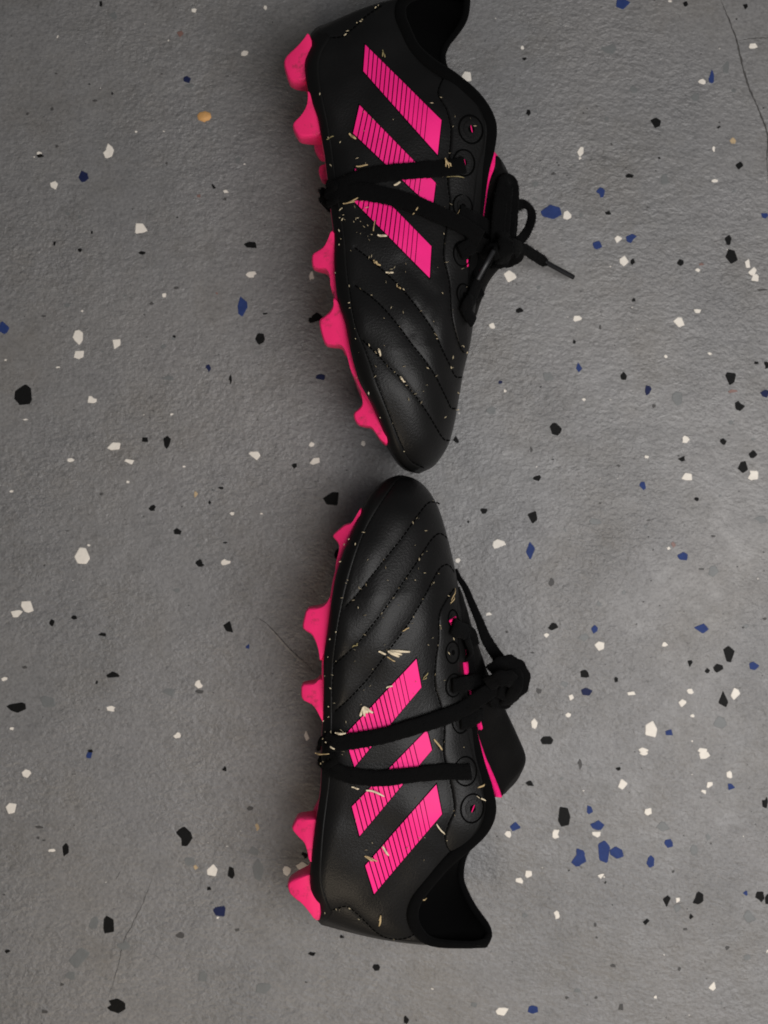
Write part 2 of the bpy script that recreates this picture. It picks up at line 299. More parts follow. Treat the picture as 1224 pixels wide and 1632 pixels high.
for px, py, w, h, c in [(529, 795, 27, 25, 'k'), (512, 601, 16, 11, 'n'), (537, 884, 8, 18, 'k'), (505, 508, 22, 16, 'k'), (497, 708, 9, 10, 'w'), (579, 707, 7, 9, 'w'), (502, 735, 20, 12, 'w'),
                        (800, 1611, 20, 14, 'w'), (851, 1609, 18, 15, 'b'), (648, 1626, 10, 14, 'k'), (186, 1604, 28, 24, 'k'), (1213, 1430, 8, 16, 'k'), (755, 1602, 12, 9, 'g'), (600, 1541, 12, 12, 'k'), (497, 1520, 12, 8, 'k'), (545, 1493, 9, 8, 'k'),
                        (728, 701, 12, 14, 'k'), (990, 1605, 12, 10, 'd'), (420, 1575, 30, 20, 'g'), (70, 1612, 12, 8, 'd'), (920, 1580, 14, 10, 'g')]:
    flakes.append((px, py, w, h, c))


def flake_poly(px, py, w, h, n):
    a0 = random.uniform(0, 6.28); P = []
    for k in range(n):
        a = a0 + 2 * math.pi * (k + random.uniform(-0.36, 0.36)) / n
        r = random.uniform(0.86, 1.22)
        P.append((px + r * w / 2 * math.cos(a), py + r * h / 2 * math.sin(a)))
    if n >= 7 and random.random() < 0.6:      # a broken-off notch
        k = random.randrange(n); P[k] = (px + (P[k][0] - px) * 0.45, py + (P[k][1] - py) * 0.45)
    Q = []
    for k in range(len(P)):
        a, b = P[k], P[(k + 1) % len(P)]
        for t in (.09, .91):
            j = .03 * min(w, h)
            Q.append((a[0] + (b[0] - a[0]) * t + random.uniform(-j, j), a[1] + (b[1] - a[1]) * t + random.uniform(-j, j)))
    return Q


def prism(V, F, poly, z0, z1, inset=0.12):
    b = len(V); n = len(poly)
    cx = sum(p[0] for p in poly) / n; cy = sum(p[1] for p in poly) / n
    V += [PW(x, y, z0) for x, y in poly]
    V += [PW(x + (cx - x) * inset, y + (cy - y) * inset, z1) for x, y in poly]
    F.append(tuple(b + n + k for k in range(n)))
    for k in range(n): F.append((b + k, b + (k + 1) % n, b + n + (k + 1) % n, b + n + k))


for fi, (px, py, w, h, c) in enumerate(flakes):
    thin = c in 'gd'
    V = []; F = []
    n = random.choice((4, 5, 5, 6, 7, 8)) if max(w, h) > 12 else random.choice((4, 5, 6))
    prism(V, F, flake_poly(px, py, w, h, n), 0.00002, (0.00007 if thin else 0.00016) + fi * 2.2e-7, 0.08)
    mk('paint_flake', V, F, M[FM[c]], fl, False)
# the uncountable specks between the flakes
for name, cnt, mm, smax in (('dark_speck', 330, 'speck_dark', 3.4), ('black_speck', 70, 'flake_black', 3.0), ('pale_speck', 80, 'flake_white', 3.2), ('grey_speck', 170, 'flake_grey', 9.0)):
    V = []; F = []
    for k in range(cnt):
        s = 1.2 + (smax - 1.2) * random.random() ** 2
        prism(V, F, flake_poly(random.uniform(-150, 1374), random.uniform(-150, 1782), s * random.uniform(.7, 1.8), s, random.choice((4, 5, 6))), 0.00001, 0.00008, 0.1)
    prop(mk(name, V, F, M[mm], fl, False), kind='stuff')

# chips on past the edge of the picture
for name, mm, cnt in (('white_chip', 'flake_white', 190), ('black_chip', 'flake_black', 170), ('blue_chip', 'flake_blue', 80)):
    V = []; F = []
    while len(V) < cnt * 24:
        x, y = random.uniform(-1500, 2700), random.uniform(-1500, 3100)
        if -20 < x < 1244 and -20 < y < 1652: continue
        sz = random.choice((7, 9, 11, 13, 16, 20))
        prism(V, F, flake_poly(x, y, sz * random.uniform(.7, 1.5), sz, 6), 0.00002, 0.00018, 0.08)
    prop(mk(name, V, F, M[mm], fl, False), kind='stuff')

# a tan seed-like chip with a darker rim
chip = bpy.data.objects.new('wood_chip', None); COL.objects.link(chip); chip.location = PW(325, 186)
prop(chip, label='small tan chip with a browner rim on grey floor left of the upper boot', category='chip')
P = [(314, 184), (318, 179), (327, 177), (335, 180), (337, 187), (333, 192), (328, 193), (326, 195), (321, 193), (316, 191)]
V = []; F = []; prism(V, F, P, 0.00002, 0.0007, 0.22); mk('chip_body', V, F, M['chip'], chip)


# ------------------------------------------------------------------ the boots
TH = [.22, .50, .68, .84, .95, 1, 1, 1, 1, 1, 1, 1, 1, 1, 1, 1, 1, 1, 1, 1, .96, .86, .70, .48, .05]
TW = [54, 54, 54, 54, 54, 55, 56, 57, 58, 58, 58, 59, 60, 62, 65, 68, 70, 70, 69, 66, 62, 59, 56, 54, 52]       # widths in mm before rounding off the ends
EE = [.75, .72, .70, .68, .66, .64, .62, .60, .56, .52, .48, .44, .40, .36, .30, .22, .12, .04, 0, 0, 0, 0, 0, 0, 0]


class Boot: pass


def make_boot(name, D, label):
    B = Boot(); B.D = D
    root = bpy.data.objects.new(name, None); COL.objects.link(root)
    root.location = PW(D['root'][0], D['root'][1], 0)
    prop(root, label=label, category='football boot', group='pair of football boots')
    B.root = root
    n_s = 12
    LL = cr([p[0] for p in D['pairs']], n_s); RR = cr([p[1] for p in D['pairs']], n_s); RF = cr(D['far'], n_s)
    th = cr([[t * w * 0.001, w] for t, w in zip(TH, TW)], n_s)[:, 0]
    # finer toe: already dense enough
    ee = cr([[e] for e in EE], n_s)[:, 0].clip(0, 1)
    ns = len(LL)
    idx = np.linspace(0, 24, ns)
    zm = np.interp(idx, [0, 5, 12, 17, 24], [.0290, .0290, .0315, .0355, .0310])
    bow = np.interp(idx, [0, 1, 2, 3, 5], [1, .8, .5, .3, 0]) * D['bow']
    B.idx, B.L, B.R, B.th, B.zm, B.ee = idx, LL, RR, th, zm, ee
    nv = 84
    vv = 1 - (1 - np.linspace(0, 1, nv) ** 1.15) ** 1.0

    def f_of(v, e):
        up = np.where(v < .16, 1 - .20 * (1 - (v / .16).clip(0, 1)) ** 2.4, 1.0)
        t = ((v - .16) / .84).clip(0, 1)
        dome = (1 - t ** 2.5).clip(0, 1) ** (1 / 1.9)
        dome = e + (1 - e) * (1 - t ** (2.5)).clip(0, 1) ** (1 / (1.9 - .7 * min(1, e * 1.6)))
        return np.where(v < .16, up, dome)
    PX = np.zeros((ns, nv)); PY = np.zeros((ns, nv)); Z = np.zeros((ns, nv))
    for i in range(ns):
        PX[i] = LL[i, 0] + (RR[i, 0] - LL[i, 0]) * vv
        PY[i] = LL[i, 1] + (RR[i, 1] - LL[i, 1]) * vv + bow[i] * np.sin(math.pi * vv)
        Z[i] = zm[i] + th[i] / 2 * f_of(vv, ee[i])
    # seams press grooves into the panels and leave them slightly padded
    disp = np.zeros_like(Z)
    for pl, depth in D['seams']:
        C = resample(cr(pl, 8), 90)
        d = np.full(Z.shape, 1e9)
        for c in C: d = np.minimum(d, np.hypot(PX - c[0], PY - c[1]))
        disp -= depth * (0.8 * np.exp(-(d / 2.8) ** 2) + 1.05 * np.exp(-(d / 13.) ** 2))
    rng = np.random.RandomState(D['seed'])
    # soft hand-made unevenness
    for _ in range(26):
        a = rng.uniform(0, 6.28); lam = rng.uniform(70, 190); ph = rng.uniform(0, 6.28)
        disp += 0.00010 * np.sin((PX * math.cos(a) + PY * math.sin(a)) * 2 * math.pi / lam + ph)
    for (x0, y0, x1, y1, dep, wd) in D['creases']:
        t = (((PX - x0) * (x1 - x0) + (PY - y0) * (y1 - y0)) / ((x1 - x0) ** 2 + (y1 - y0) ** 2)).clip(0, 1)
        d = np.hypot(PX - x0 - t * (x1 - x0), PY - y0 - t * (y1 - y0))
        disp -= dep * np.exp(-(d / wd) ** 2)
    fade = np.interp(vv, [0, .04, .93, 1], [0, 1, 1, 0])[None, :] * np.interp(idx, [0, 1.5, 22.5, 24], [0, 1, 1, 0])[:, None]
    Z = Z + disp * fade
    V = [PW(PX[i, j], PY[i, j], Z[i, j]) for i in range(ns) for j in range(nv)]
    near_faces = grid_faces(ns, nv)
    B.bvh = BVHTree.FromPolygons([tuple(v) for v in V], near_faces)
    # far side: mirrored in depth, its own top edge
    nf = 34; vf = np.linspace(0, 1, nf)
    off = len(V)
    for i in range(ns):
        zl = zm[i] + th[i] / 2 * f_of(np.array([0.0]), ee[i])[0]
        a = PW(LL[i, 0], LL[i, 1], zl); zf = zm[i] - th[i] / 2 * f_of(vf, ee[i])
        e_ = PW(RF[i, 0], RF[i, 1], zf[-1])
        if ee[i] < 0.02: e_ = V[i * nv + nv - 1].copy()
        for j in range(nf):
            p = a.lerp(e_, vf[j]); p.y += (-K * bow[i] * math.sin(math.pi * vf[j])) * .9
            p.z = zf[j]; V.append(p)
    F = list(near_faces) + grid_faces(ns, nf, off)
    # sole face between the two sides
    nb = 6; ob = len(V)
    for i in range(ns):
        a = V[i * nv]; b = V[off + i * nf]
        for j in range(nb): V.append(a.lerp(b, j / (nb - 1)))
    F += grid_faces(ns, nb, ob)
    n_open = int(np.argmax(ee < 0.02))
    me_v = V
    up = mk('upper', me_v, F, M['leather'], root, True, [M['leather'], M['fabric']])
    bm = bmesh.new(); bm.from_mesh(up.data); bmesh.ops.remove_doubles(bm, verts=bm.verts, dist=0.00002)
    bmesh.ops.recalc_face_normals(bm, faces=bm.faces); bm.to_mesh(up.data); bm.free()
    B.upper = up
    # lining: inner skin of the ankle opening
    i1 = 9 * n_s
    LV = []; 
    nl = 24
    for i in range(3, i1):
        row = []
        sh = 0.0022
        for j in range(nl):
            v = 0.25 + 0.74 * j / (nl - 1); jj = v * (nv - 1) ; p = V[i * nv + int(jj)].copy(); p.z -= sh
            row.append(p)
        for j in range(nl):
            v = 0.99 - 0.74 * j / (nl - 1); p = V[off + i * nf + int(v * (nf - 1))].copy(); p.z += sh
            row.append(p)
        LV += row
    mk('lining', LV, grid_faces(i1 - 3, nl * 2), M['lining'], root)

    # heel lining end is closed by the heel tab
    def hit(px, py):
        o = Vector((0, 0, H)); d = (PW(px, py, 0) - o).normalized()
        loc, nrm, _, _ = B.bvh.ray_cast(o, d)
        if loc is None: return None, None
        if nrm.z < 0: nrm = -nrm
        return loc, nrm
    B.hit = hit

    def near_edge(px, py):
        """a point just off the silhouette: the nearest place of the near side"""
        i = int(np.argmin(np.minimum(np.hypot(RR[:, 0] - px, RR[:, 1] - py), np.hypot(LL[:, 0] - px, LL[:, 1] - py))))
        right = np.hypot(RR[i, 0] - px, RR[i, 1] - py) < np.hypot(LL[i, 0] - px, LL[i, 1] - py)
        z = zm[i] + th[i] / 2 * (ee[i] if right else .8)
        return PW(px, py, z), Vector((.8 if right else -.6, 0, .6)).normalized()

    def at(px, py):
        l, n = hit(px, py)
        if l is None: return near_edge(px, py)
        return l, n
    B.at = at

    def patch(pname, rows, h, material, parent, sink=0.0006, mats=None, fm=None):
        """a raised panel lying on the near side; rows = grid of pixels"""
        nr = len(rows); nc = len(rows[0]); T = []; Bt = []
        for r in rows:
            for (x, y) in r:
                l, n = at(x, y); T.append(l + n * h); Bt.append(l - n * sink)
        V = T[:]; F = grid_faces(nr, nc)
        loop = [(0, j) for j in range(nc)] + [(i, nc - 1) for i in range(1, nr)] + [(nr - 1, j) for j in range(nc - 2, -1, -1)] + [(i, 0) for i in range(nr - 2, 0, -1)]
        b0 = len(V); V += [Bt[i * nc + j] for i, j in loop]; m = len(loop)
        for k in range(m):
            i, j = loop[k]; i2, j2 = loop[(k + 1) % m]
            F.append((i * nc + j, i2 * nc + j2, b0 + (k + 1) % m, b0 + k))
        return mk(pname, V, F, material, parent, pname != 'stripe_bar')
    B.patch = patch

    def between(c1, c2, nr, nc):
        A = resample(cr(c1, 8), nr); C = resample(cr(c2, 8), nr)
        return [[tuple(A[i] + (C[i] - A[i]) * j / (nc - 1)) for j in range(nc)] for i in range(nr)]

    # --- black rubber rim along the sole
    edge = [tuple(LL[i]) for i in range(2, ns - 3, 6)]
    edge = [(x + 1.5, y) for x, y in edge]
    rimo = patch('sole_rim', between(D['rim'], edge, 110, 7), 0.0004, M['rubber'], root)

    # --- stripes with their fine bars
    for q in D['stripes']:
        P0, P1, P2, P3 = [np.array(p, float) for p in q]

        def bl(t, u): return tuple((P0 + (P1 - P0) * t) * (1 - u) + (P3 + (P2 - P3) * t) * u)
        base = patch('stripe', [[bl(-.012 + 1.024 * i / 20, -.03 + 1.06 * j / 6) for j in range(7)] for i in range(21)], 0.00022, M['thread'], root)
        nb_ = 15; cut = .82
        tt = [cut * k / nb_ for k in range(nb_ + 1)]
        for k in range(nb_):
            gap = 0.0060 if k < 11 else 0.0042
            t0, t1 = tt[k] + (gap if k else 0), tt[k + 1] - gap
            patch('stripe_bar', [[bl(t0 + (t1 - t0) * i / 2, j / 8) for j in range(9)] for i in range(3)], 0.00042, M['pink'], base, -.0001)
        patch('stripe_bar', [[bl(cut + .0045 + (1 - cut - .0045) * i / 5, j / 8) for j in range(9)] for i in range(6)], 0.00042, M['pink'], base, -.0001)

    # --- eyestay
    ey = patch('eyestay', between(D['eyestay_line'], D['eyestay_edge'], 60, 12), 0.0006, M['leather'], root)
    for (ex, ey_, r, pinkhole) in D['eyelets']:
        c, n = at(ex, ey_); c = c + n * 0.0006
        t1 = n.cross(Vector((0, 1, 0))).normalized(); t2 = n.cross(t1)
        V = []; F = []; fm = []
        NS, NT = 28, 8
        R0 = r * K * .93
        for a in range(NS):
            ca, sa = math.cos(2 * math.pi * a / NS), math.sin(2 * math.pi * a / NS)
            d = t1 * ca + t2 * sa * 1.12
            for b in range(NT):
                bb = 2 * math.pi * b / NT
                V.append(c + d * (R0 + .00034 * math.cos(bb)) + n * (.0002 * math.sin(bb)))
        for a in range(NS):
            for b in range(NT):
                F.append((a * NT + b, ((a + 1) % NS) * NT + b, ((a + 1) % NS) * NT + (b + 1) % NT, a * NT + (b + 1) % NT)); fm.append(0)
        # pressed-in middle with the hole
        for rr, hh, mi in ((.62, .00020, 1), (.26, .00030, 0)):
            b0 = len(V)
            V += [c + (t1 * math.cos(2 * math.pi * a / 20) + t2 * math.sin(2 * math.pi * a / 20) * 1.1) * R0 * rr + n * hh for a in range(20)]
            V.append(c + n * (hh + .00005))
            for a in range(20): F.append((b0 + a, b0 + (a + 1) % 20, b0 + 20)); fm.append(mi)
        if pinkhole:
            b0 = len(V); w_, h_ = .05 * R0, .30 * R0
            for k in range(10):
                a = 2 * math.pi * k / 10
                V.append(c + t1 * (w_ * math.cos(a) + D['tilt'] * h_ * math.sin(a)) + t2 * (h_ * math.sin(a)) + n * .00056)
            F.append(tuple(b0 + k for k in range(10))); fm.append(2)
        mk('eyelet', V, F, M['leather'], ey, True, [M['thread'], M['leather'], M['pink_knit']], fm)

    # --- padded collar edge: one roll along the near edge, round the heel tab, back along the far edge
    pts = []; nrm = []; wd = []
    i2 = int(14.2 * n_s)
    pad = np.interp(idx, [0, 1.2, 3, 8, 10, 13, 14.5], D['pad'])
    for i in range(i2, -1, -3):
        dirv = (LL[i] - RR[i]) / np.linalg.norm(LL[i] - RR[i])
        q = RR[i] + dirv * pad[i] * .5
        p = PW(q[0], q[1], zm[i] + th[i] / 2 * ee[i] + .0012 * min(1, th[i] / .03)); pts.append(p); nrm.append(Vector((.3, 0, 1))); wd.append(pad[i] * K * .93)
    for i in range(0, int(10 * n_s), 3):
        p = V_far(me=me_v, off=off, i=i, nf=nf); pts.append(p + Vector((-.0012, 0, .0003))); nrm.append(Vector((1, 0, -.6))); wd.append(.0042)
    tk = [min(.0052, w * .85) for w in wd]
    Vs, Fs = sweep(pts, nrm, wd, tk, 10)
    mk('collar', Vs, Fs, M['fabric'], root)

    # --- tongue and its pink underside
    rows = cr([[*a, *b_, *c_] for a, b_, c_ in D['tongue']], 6)
    ts = np.linspace(0, 1, len(rows))
    ya = rows[:, 5]

    def zi(y, arr):
        o_ = np.argsort(RR[:, 1]); return np.interp(y, RR[o_, 1], arr[o_])
    for tn, mm, lo in (('tongue', M['tongue'], 1), ('tongue_lining', M['pink_knit'], 0)):
        V2 = []; nc = 0
        for r in rows:
            a, b_, c_ = r[0:2], r[2:4], r[4:6]
            zmm = float(zi(a[1], zm)); T2 = float(zi(a[1], th)) / 2; e_ = max(.12, float(zi(a[1], ee)))
            hi_ = T2 * e_
            row = []
            if lo:
                for j in range(9):
                    t = j / 8; b2 = a + (b_ - a) * (D['tfrac'] + .3 * math.sin(r[1] * .9) * math.sin(r[1] * .23)); q = b2 + (c_ - b2) * math.sin(t * math.pi / 2)
                    row.append(PW(q[0] + 1.1 * math.sin(r[1] * .21 + j) * math.sin(t * 3), q[1], zmm + hi_ * .80 * math.cos(t * math.pi / 2) + .0009 * math.sin(r[1] * .13 + t * 5) * math.sin(t * 3.1)))
                for j in range(7, -1, -1):
                    m_ = row[j].copy(); m_.z = 2 * zmm - m_.z; row.append(m_)
                inner = [p + Vector((-.0035, 0, 0)) for p in reversed(row)]
            else:
                for j in range(5):
                    t = j / 4; q = a + (b_ + (c_ - b_) * .04 - a) * t
                    row.append(PW(q[0], q[1], zmm + hi_ * (.90 - .25 * t)))
                for j in range(4, -1, -1):
                    m_ = row[j].copy(); m_.z = 2 * zmm - m_.z; row.append(m_)
                inner = [p + Vector((-.003, 0, -.001 if k > 4 else .001)) for k, p in enumerate(reversed(row))]
            full = row + inner; nc = len(full); V2 += full
        F2 = grid_faces(len(rows), nc, 0, True); F2.append(tuple(range(nc))); F2.append(tuple(range((len(rows) - 1) * nc, len(rows) * nc)))
        mk(tn, V2, F2, mm, root)

    # --- stitching: short thread pieces along each seam
    V = []; F = []
    for pl, depth in D['seams']:
        if depth < .0003: continue
        L_ = cr(pl, 10); tot = np.linalg.norm(np.diff(L_, axis=0), axis=1).sum()
        m = int(tot / 7.5); C = resample(L_, m * 4 + 1)
        for k in range(m):
            pp = []; nn = []
            for j in range(4):
                l, n = at(*C[min(k * 4 + j, len(C) - 1)])
                pp.append(l + n * (.00004 if j in (1, 2) else -.0001)); nn.append(n)
            v, f = sweep(pp[:4], nn[:4], [.00078] * 4, [.0005] * 4, 5)
            b0 = len(V); V += v; F += [tuple(x + b0 for x in g) for g in f]
    prop(mk('stitching', V, F, M['thread'], up), kind='stuff')

    # --- pink outsole: the plate and, as its parts, the studs
    pw = np.interp(idx, [0, 4, 6, 12.5, 13.5, 19, 20.5, 24], D['plate'])
    V = []; sel = list(range(6, ns - 10, 4))
    for i in sel:
        zt = zm[i] + th[i] / 2 * .74; zb = 2 * zm[i] - zt
        a = PW(LL[i, 0] - pw[i], LL[i, 1], zm[i] + th[i] / 2 * .8); b_ = PW(LL[i, 0] + 7, LL[i, 1], zm[i] + th[i] / 2 * .8)
        for (p, z) in ((a, zb), (a, zt - .002), (Vector((a.x + .0006, a.y, 0)), zt), (b_, zt), (b_, zb)): V.append(Vector((p.x, p.y, z)))
    F = grid_faces(len(sel), 5, 0, True); F.append((0, 1, 2, 3, 4)); F.append(tuple((len(sel) - 1) * 5 + k for k in range(5)))
    out = mk('outsole', V, F, M['pink_sole'], root)

    def stud(poly, zc_f, depth, shift=(0, 0), scale=1.0, far=False):
        P = np.array(poly, float); Q = []
        for k in range(len(P)):
            a_, b_ = P[k], P[(k + 1) % len(P)]; Q += [a_ * .76 + b_ * .24, a_ * .24 + b_ * .76]
        P = np.array(Q)
        yc = P[:, 1].mean(); o_ = np.argsort(LL[:, 1])
        zmm = np.interp(yc, LL[o_, 1], zm[o_]); T2 = np.interp(yc, LL[o_, 1], th[o_]) / 2
        zc = zmm + T2 * zc_f
        ztop = zmm + T2 * .62
        Lx = np.interp(P[:, 1], LL[o_, 1], LL[o_, 0])
        outw = ((Lx - P[:, 0]) / max(12., (Lx - P[:, 0]).max())).clip(0, 1)
        ctr = P.mean(0); V = []
        layers = [(-1, .16), (-.9, .06), (-.65, 0.), (.5, 0.), (.78, .03), (.93, .10), (1, .20)]
        for zf, ins in layers:
            for k, p in enumerate(P):
                q = p + (ctr - p) * ins * (.35 + .65 * outw[k])
                dep = depth * (1 - .42 * outw[k])
                z = zc + dep * zf
                w = PW(q[0] + shift[0], q[1] + shift[1], ztop)
                V.append(Vector((w.x, w.y, max(.0004, z))))
        m = len(P); F = grid_faces(len(layers), m, 0, True)
        F.append(tuple(range(m))); F.append(tuple((len(layers) - 1) * m + k for k in range(m)))
        s_ = mk('stud', V, F, M['pink_sole'], out, True)
        md = s_.modifiers.new('bevel', 'BEVEL'); md.width = .0011; md.segments = 4; md.limit_method = 'ANGLE'; md.angle_limit = math.radians(28)
        return s_
    for poly, nr in D['studs']:
        if nr == 'n':
            stud(poly, .50, .0085); stud(poly, -.52, .0078, (28, 0))
        else:
            stud(poly, -.05, .005)
    return B


def V_far(me, off, i, nf): return me[off + i * nf + nf - 1].copy()


def rail(B, name, pts, width, thick, lift=0.0010, material=None, parent=None, n=7, wobble=0.0, twist=0.0):
    """a lace strand. pts: (px, py) on the boot, or (px, py, z_m) free in the air; optional 4th = width px"""
    P = []; Nn = []; Wd = []
    ctrl = []
    for p in pts:
        if len(p) == 2:
            l, nn = B.at(p[0], p[1]); ctrl.append([*(l + nn * (lift + thick * K / 2)), *nn, width])
        else:
            w = PW(p[0], p[1], p[2]); ctrl.append([*w, .25, 0, 1, p[3] if len(p) > 3 else width])
    C = cr(ctrl, n * 2)
    tw = []; rr_ = random.Random(len(pts) * 31 + int(pts[0][0]))
    for k, c in enumerate(C):
        P.append(Vector(c[:3])); Nn.append(Vector(c[3:6])); Wd.append(c[6] * K * .9 * (1 + wobble * math.sin(k * .45) + (0 if material else rr_.uniform(-.045, .045))))
        tw.append(twist * math.sin(k * .115))
    V, F = sweep(P, Nn, Wd, [thick * K * (.9 if material else .78)] * len(P), 12, tw)
    o = mk(name, V, F, material or M['lace'], parent or B.root)
    if material is None:
        FV = []; FF = []
        for _ in range(len(P) * 5):
            k = rr_.randrange(len(P)); j = rr_.randrange(12)
            q = V[k * 12 + j]; d = (q - P[k]).normalized()
            d = (d + Vector((rr_.uniform(-.9, .9), rr_.uniform(-.9, .9), rr_.uniform(-.5, .9)))).normalized()
            t = d.orthogonal().normalized() * .00007; L_ = rr_.uniform(.0004, .0013); b0 = len(FV)
            FV += [q - t, q + t, q + d * L_ * .6 + t * .8 + Vector((0, 0, .0001)), q + d * L_]
            FF += [(b0, b0 + 1, b0 + 2), (b0, b0 + 2, b0 + 3)]
        prop(mk('lace_fuzz', FV, FF, M['lace'], o, False), kind='stuff')
    return o


DA = dict(tilt=-.2, tfrac=1.15, root=(640, 330), seed=3, bow=-12,
    pairs=[((508, 42), (745, -14)), ((498, 50), (676, -11)), ((492, 62), (651, 0)), ((488, 85), (647, 22)), ((486, 108), (655, 45)), ((490, 140), (670, 75)), ((499, 168), (697, 100)), ((507, 190), (733, 124)), ((512, 218), (770, 157)), ((517, 245), (791, 195)), ((520, 270), (789, 235)), ((524, 300), (780, 270)), ((528, 340), (774, 310)), ((533, 380), (769, 355)), ((533, 425), (766, 405)), ((538, 475), (762, 455)), ((550, 515), (756, 505)), ((559, 560), (749, 550)), ((572, 606), (739, 592)), ((590, 640), (732, 632)), ((607, 678), (725, 672)), ((621, 712), (716, 705)), ((635, 735), (705, 726)), ((649, 748), (690, 744)), ((668, 755), (668, 755))],
    far=[(748, -12), (747, 6), (744, 26), (736, 42), (725, 57), (714, 72), (708, 92), (716, 118), (752, 152), (774, 190), (776, 232), (768, 268), (762, 308), (757, 352), (754, 402), (752, 452), (750, 503), (746, 550), (739, 592), (732, 632), (725, 672), (716, 705), (705, 726), (690, 744), (668, 755)],
    rim=[(527, 60), (512, 85), (508, 110), (512, 145), (520, 185), (527, 225), (533, 270), (540, 320), (549, 380), (552, 420), (558, 470), (566, 518), (584, 563), (604, 619), (626, 676), (640, 710), (653, 733), (664, 741), (676, 746)],
    seams=[([(549, 405), (558, 470), (566, 518), (584, 563), (604, 619), (626, 676), (640, 710), (653, 733), (676, 746)], .0003),
           ([(566, 395), (592, 415), (619, 439), (640, 460), (660, 484), (678, 508), (694, 533), (706, 560), (717, 582), (726, 600), (738, 601)], .0006),
           ([(566, 455), (590, 472), (611, 491), (634, 518), (656, 548), (676, 573), (694, 600), (704, 620), (713, 638), (719, 650), (728, 651)], .0006),
           ([(578, 542), (598, 562), (619, 584), (638, 602), (656, 623), (670, 642), (683, 661), (693, 678), (702, 693), (709, 701), (719, 702)], .0006),
           ([(712, 118), (704, 130), (698, 148), (703, 160), (711, 173), (716, 190), (719, 209), (717, 240), (714, 270), (714, 294), (717, 320), (714, 350), (709, 379), (707, 409), (716, 450), (720, 503), (727, 533), (735, 556), (741, 563)], .0006),
           ([(500, 62), (520, 60), (543, 59), (560, 48), (585, 25), (610, 8)], .0005)],
    creases=[(690, 440, 655, 530, .0005, 9), (705, 470, 690, 540, .0004, 8), (640, 420, 690, 470, .0005, 12)],
    stripes=[((582, 72), (703, 192), (697, 247), (579, 114)), ((573, 168), (694, 292), (689, 333), (563, 213)), ((566, 269), (687, 393), (684, 443), (557, 314))],
    eyestay_line=[(712, 118), (704, 130), (698, 148), (703, 160), (711, 173), (716, 190), (719, 209), (717, 240), (714, 270), (714, 294), (717, 320), (714, 350), (709, 379), (707, 409), (716, 450), (720, 503), (727, 533), (735, 556), (741, 563)],
    eyestay_edge=[(722, 124), (745, 145), (762, 168), (772, 200), (770, 235), (761, 268), (756, 310), (751, 355), (748, 400), (746, 450), (745, 500), (744, 545), (745, 562)],
    eyelets=[(750, 207, 20, True), (739, 260, 18, True), (737, 330, 17, False), (735, 405, 17, False), (738, 470, 15, False)],
    pad=[11, 15, 20, 24, 24, 18, 8],
    tongue=[((787, 240), (794, 249), (801, 258)), ((783, 262), (796, 272), (814, 284)), ((778, 285), (783, 292), (819, 308)), ((773, 318), (776, 322), (819, 343)), ((766, 348), (775, 354), (817, 383)), ((762, 380), (768, 385), (803, 418)), ((757, 420), (762, 420), (780, 448)), ((752, 460), (757, 460), (767, 480)), ((746, 500), (750, 500), (757, 510))],
    plate=[0, 0, 1, 1, 5, 5, -4, -8],
    studs=[([(493, 56), (488, 64), (476, 76), (461, 86), (453, 95), (452, 104), (456, 118), (461, 131), (472, 135), (492, 134), (500, 110), (500, 75)], 'n'),
           ([(492, 146), (492, 158), (490, 172), (480, 186), (467, 196), (466, 203), (471, 213), (477, 221), (490, 222), (509, 221), (516, 215), (513, 190), (502, 165)], 'n'),
           ([(506, 246), (504, 256), (507, 265), (511, 273), (522, 272), (526, 260), (522, 246)], 'f'),
           ([(529, 367), (524, 380), (517, 393), (506, 400), (497, 404), (496, 415), (498, 426), (508, 429), (518, 430), (524, 436), (527, 445), (528, 466), (536, 472), (541, 440), (540, 400), (536, 375)], 'n'),
           ([(531, 472), (532, 486), (526, 496), (516, 504), (508, 509), (509, 520), (513, 536), (518, 549), (530, 551), (543, 551), (551, 560), (556, 575), (562, 600), (572, 612), (574, 590), (564, 550), (552, 510), (541, 482)], 'n'),
           ([(571, 612), (576, 630), (578, 644), (571, 652), (563, 658), (564, 667), (570, 677), (581, 680), (592, 681), (600, 692), (608, 704), (616, 710), (619, 704), (616, 690), (602, 660), (587, 632)], 'n')])
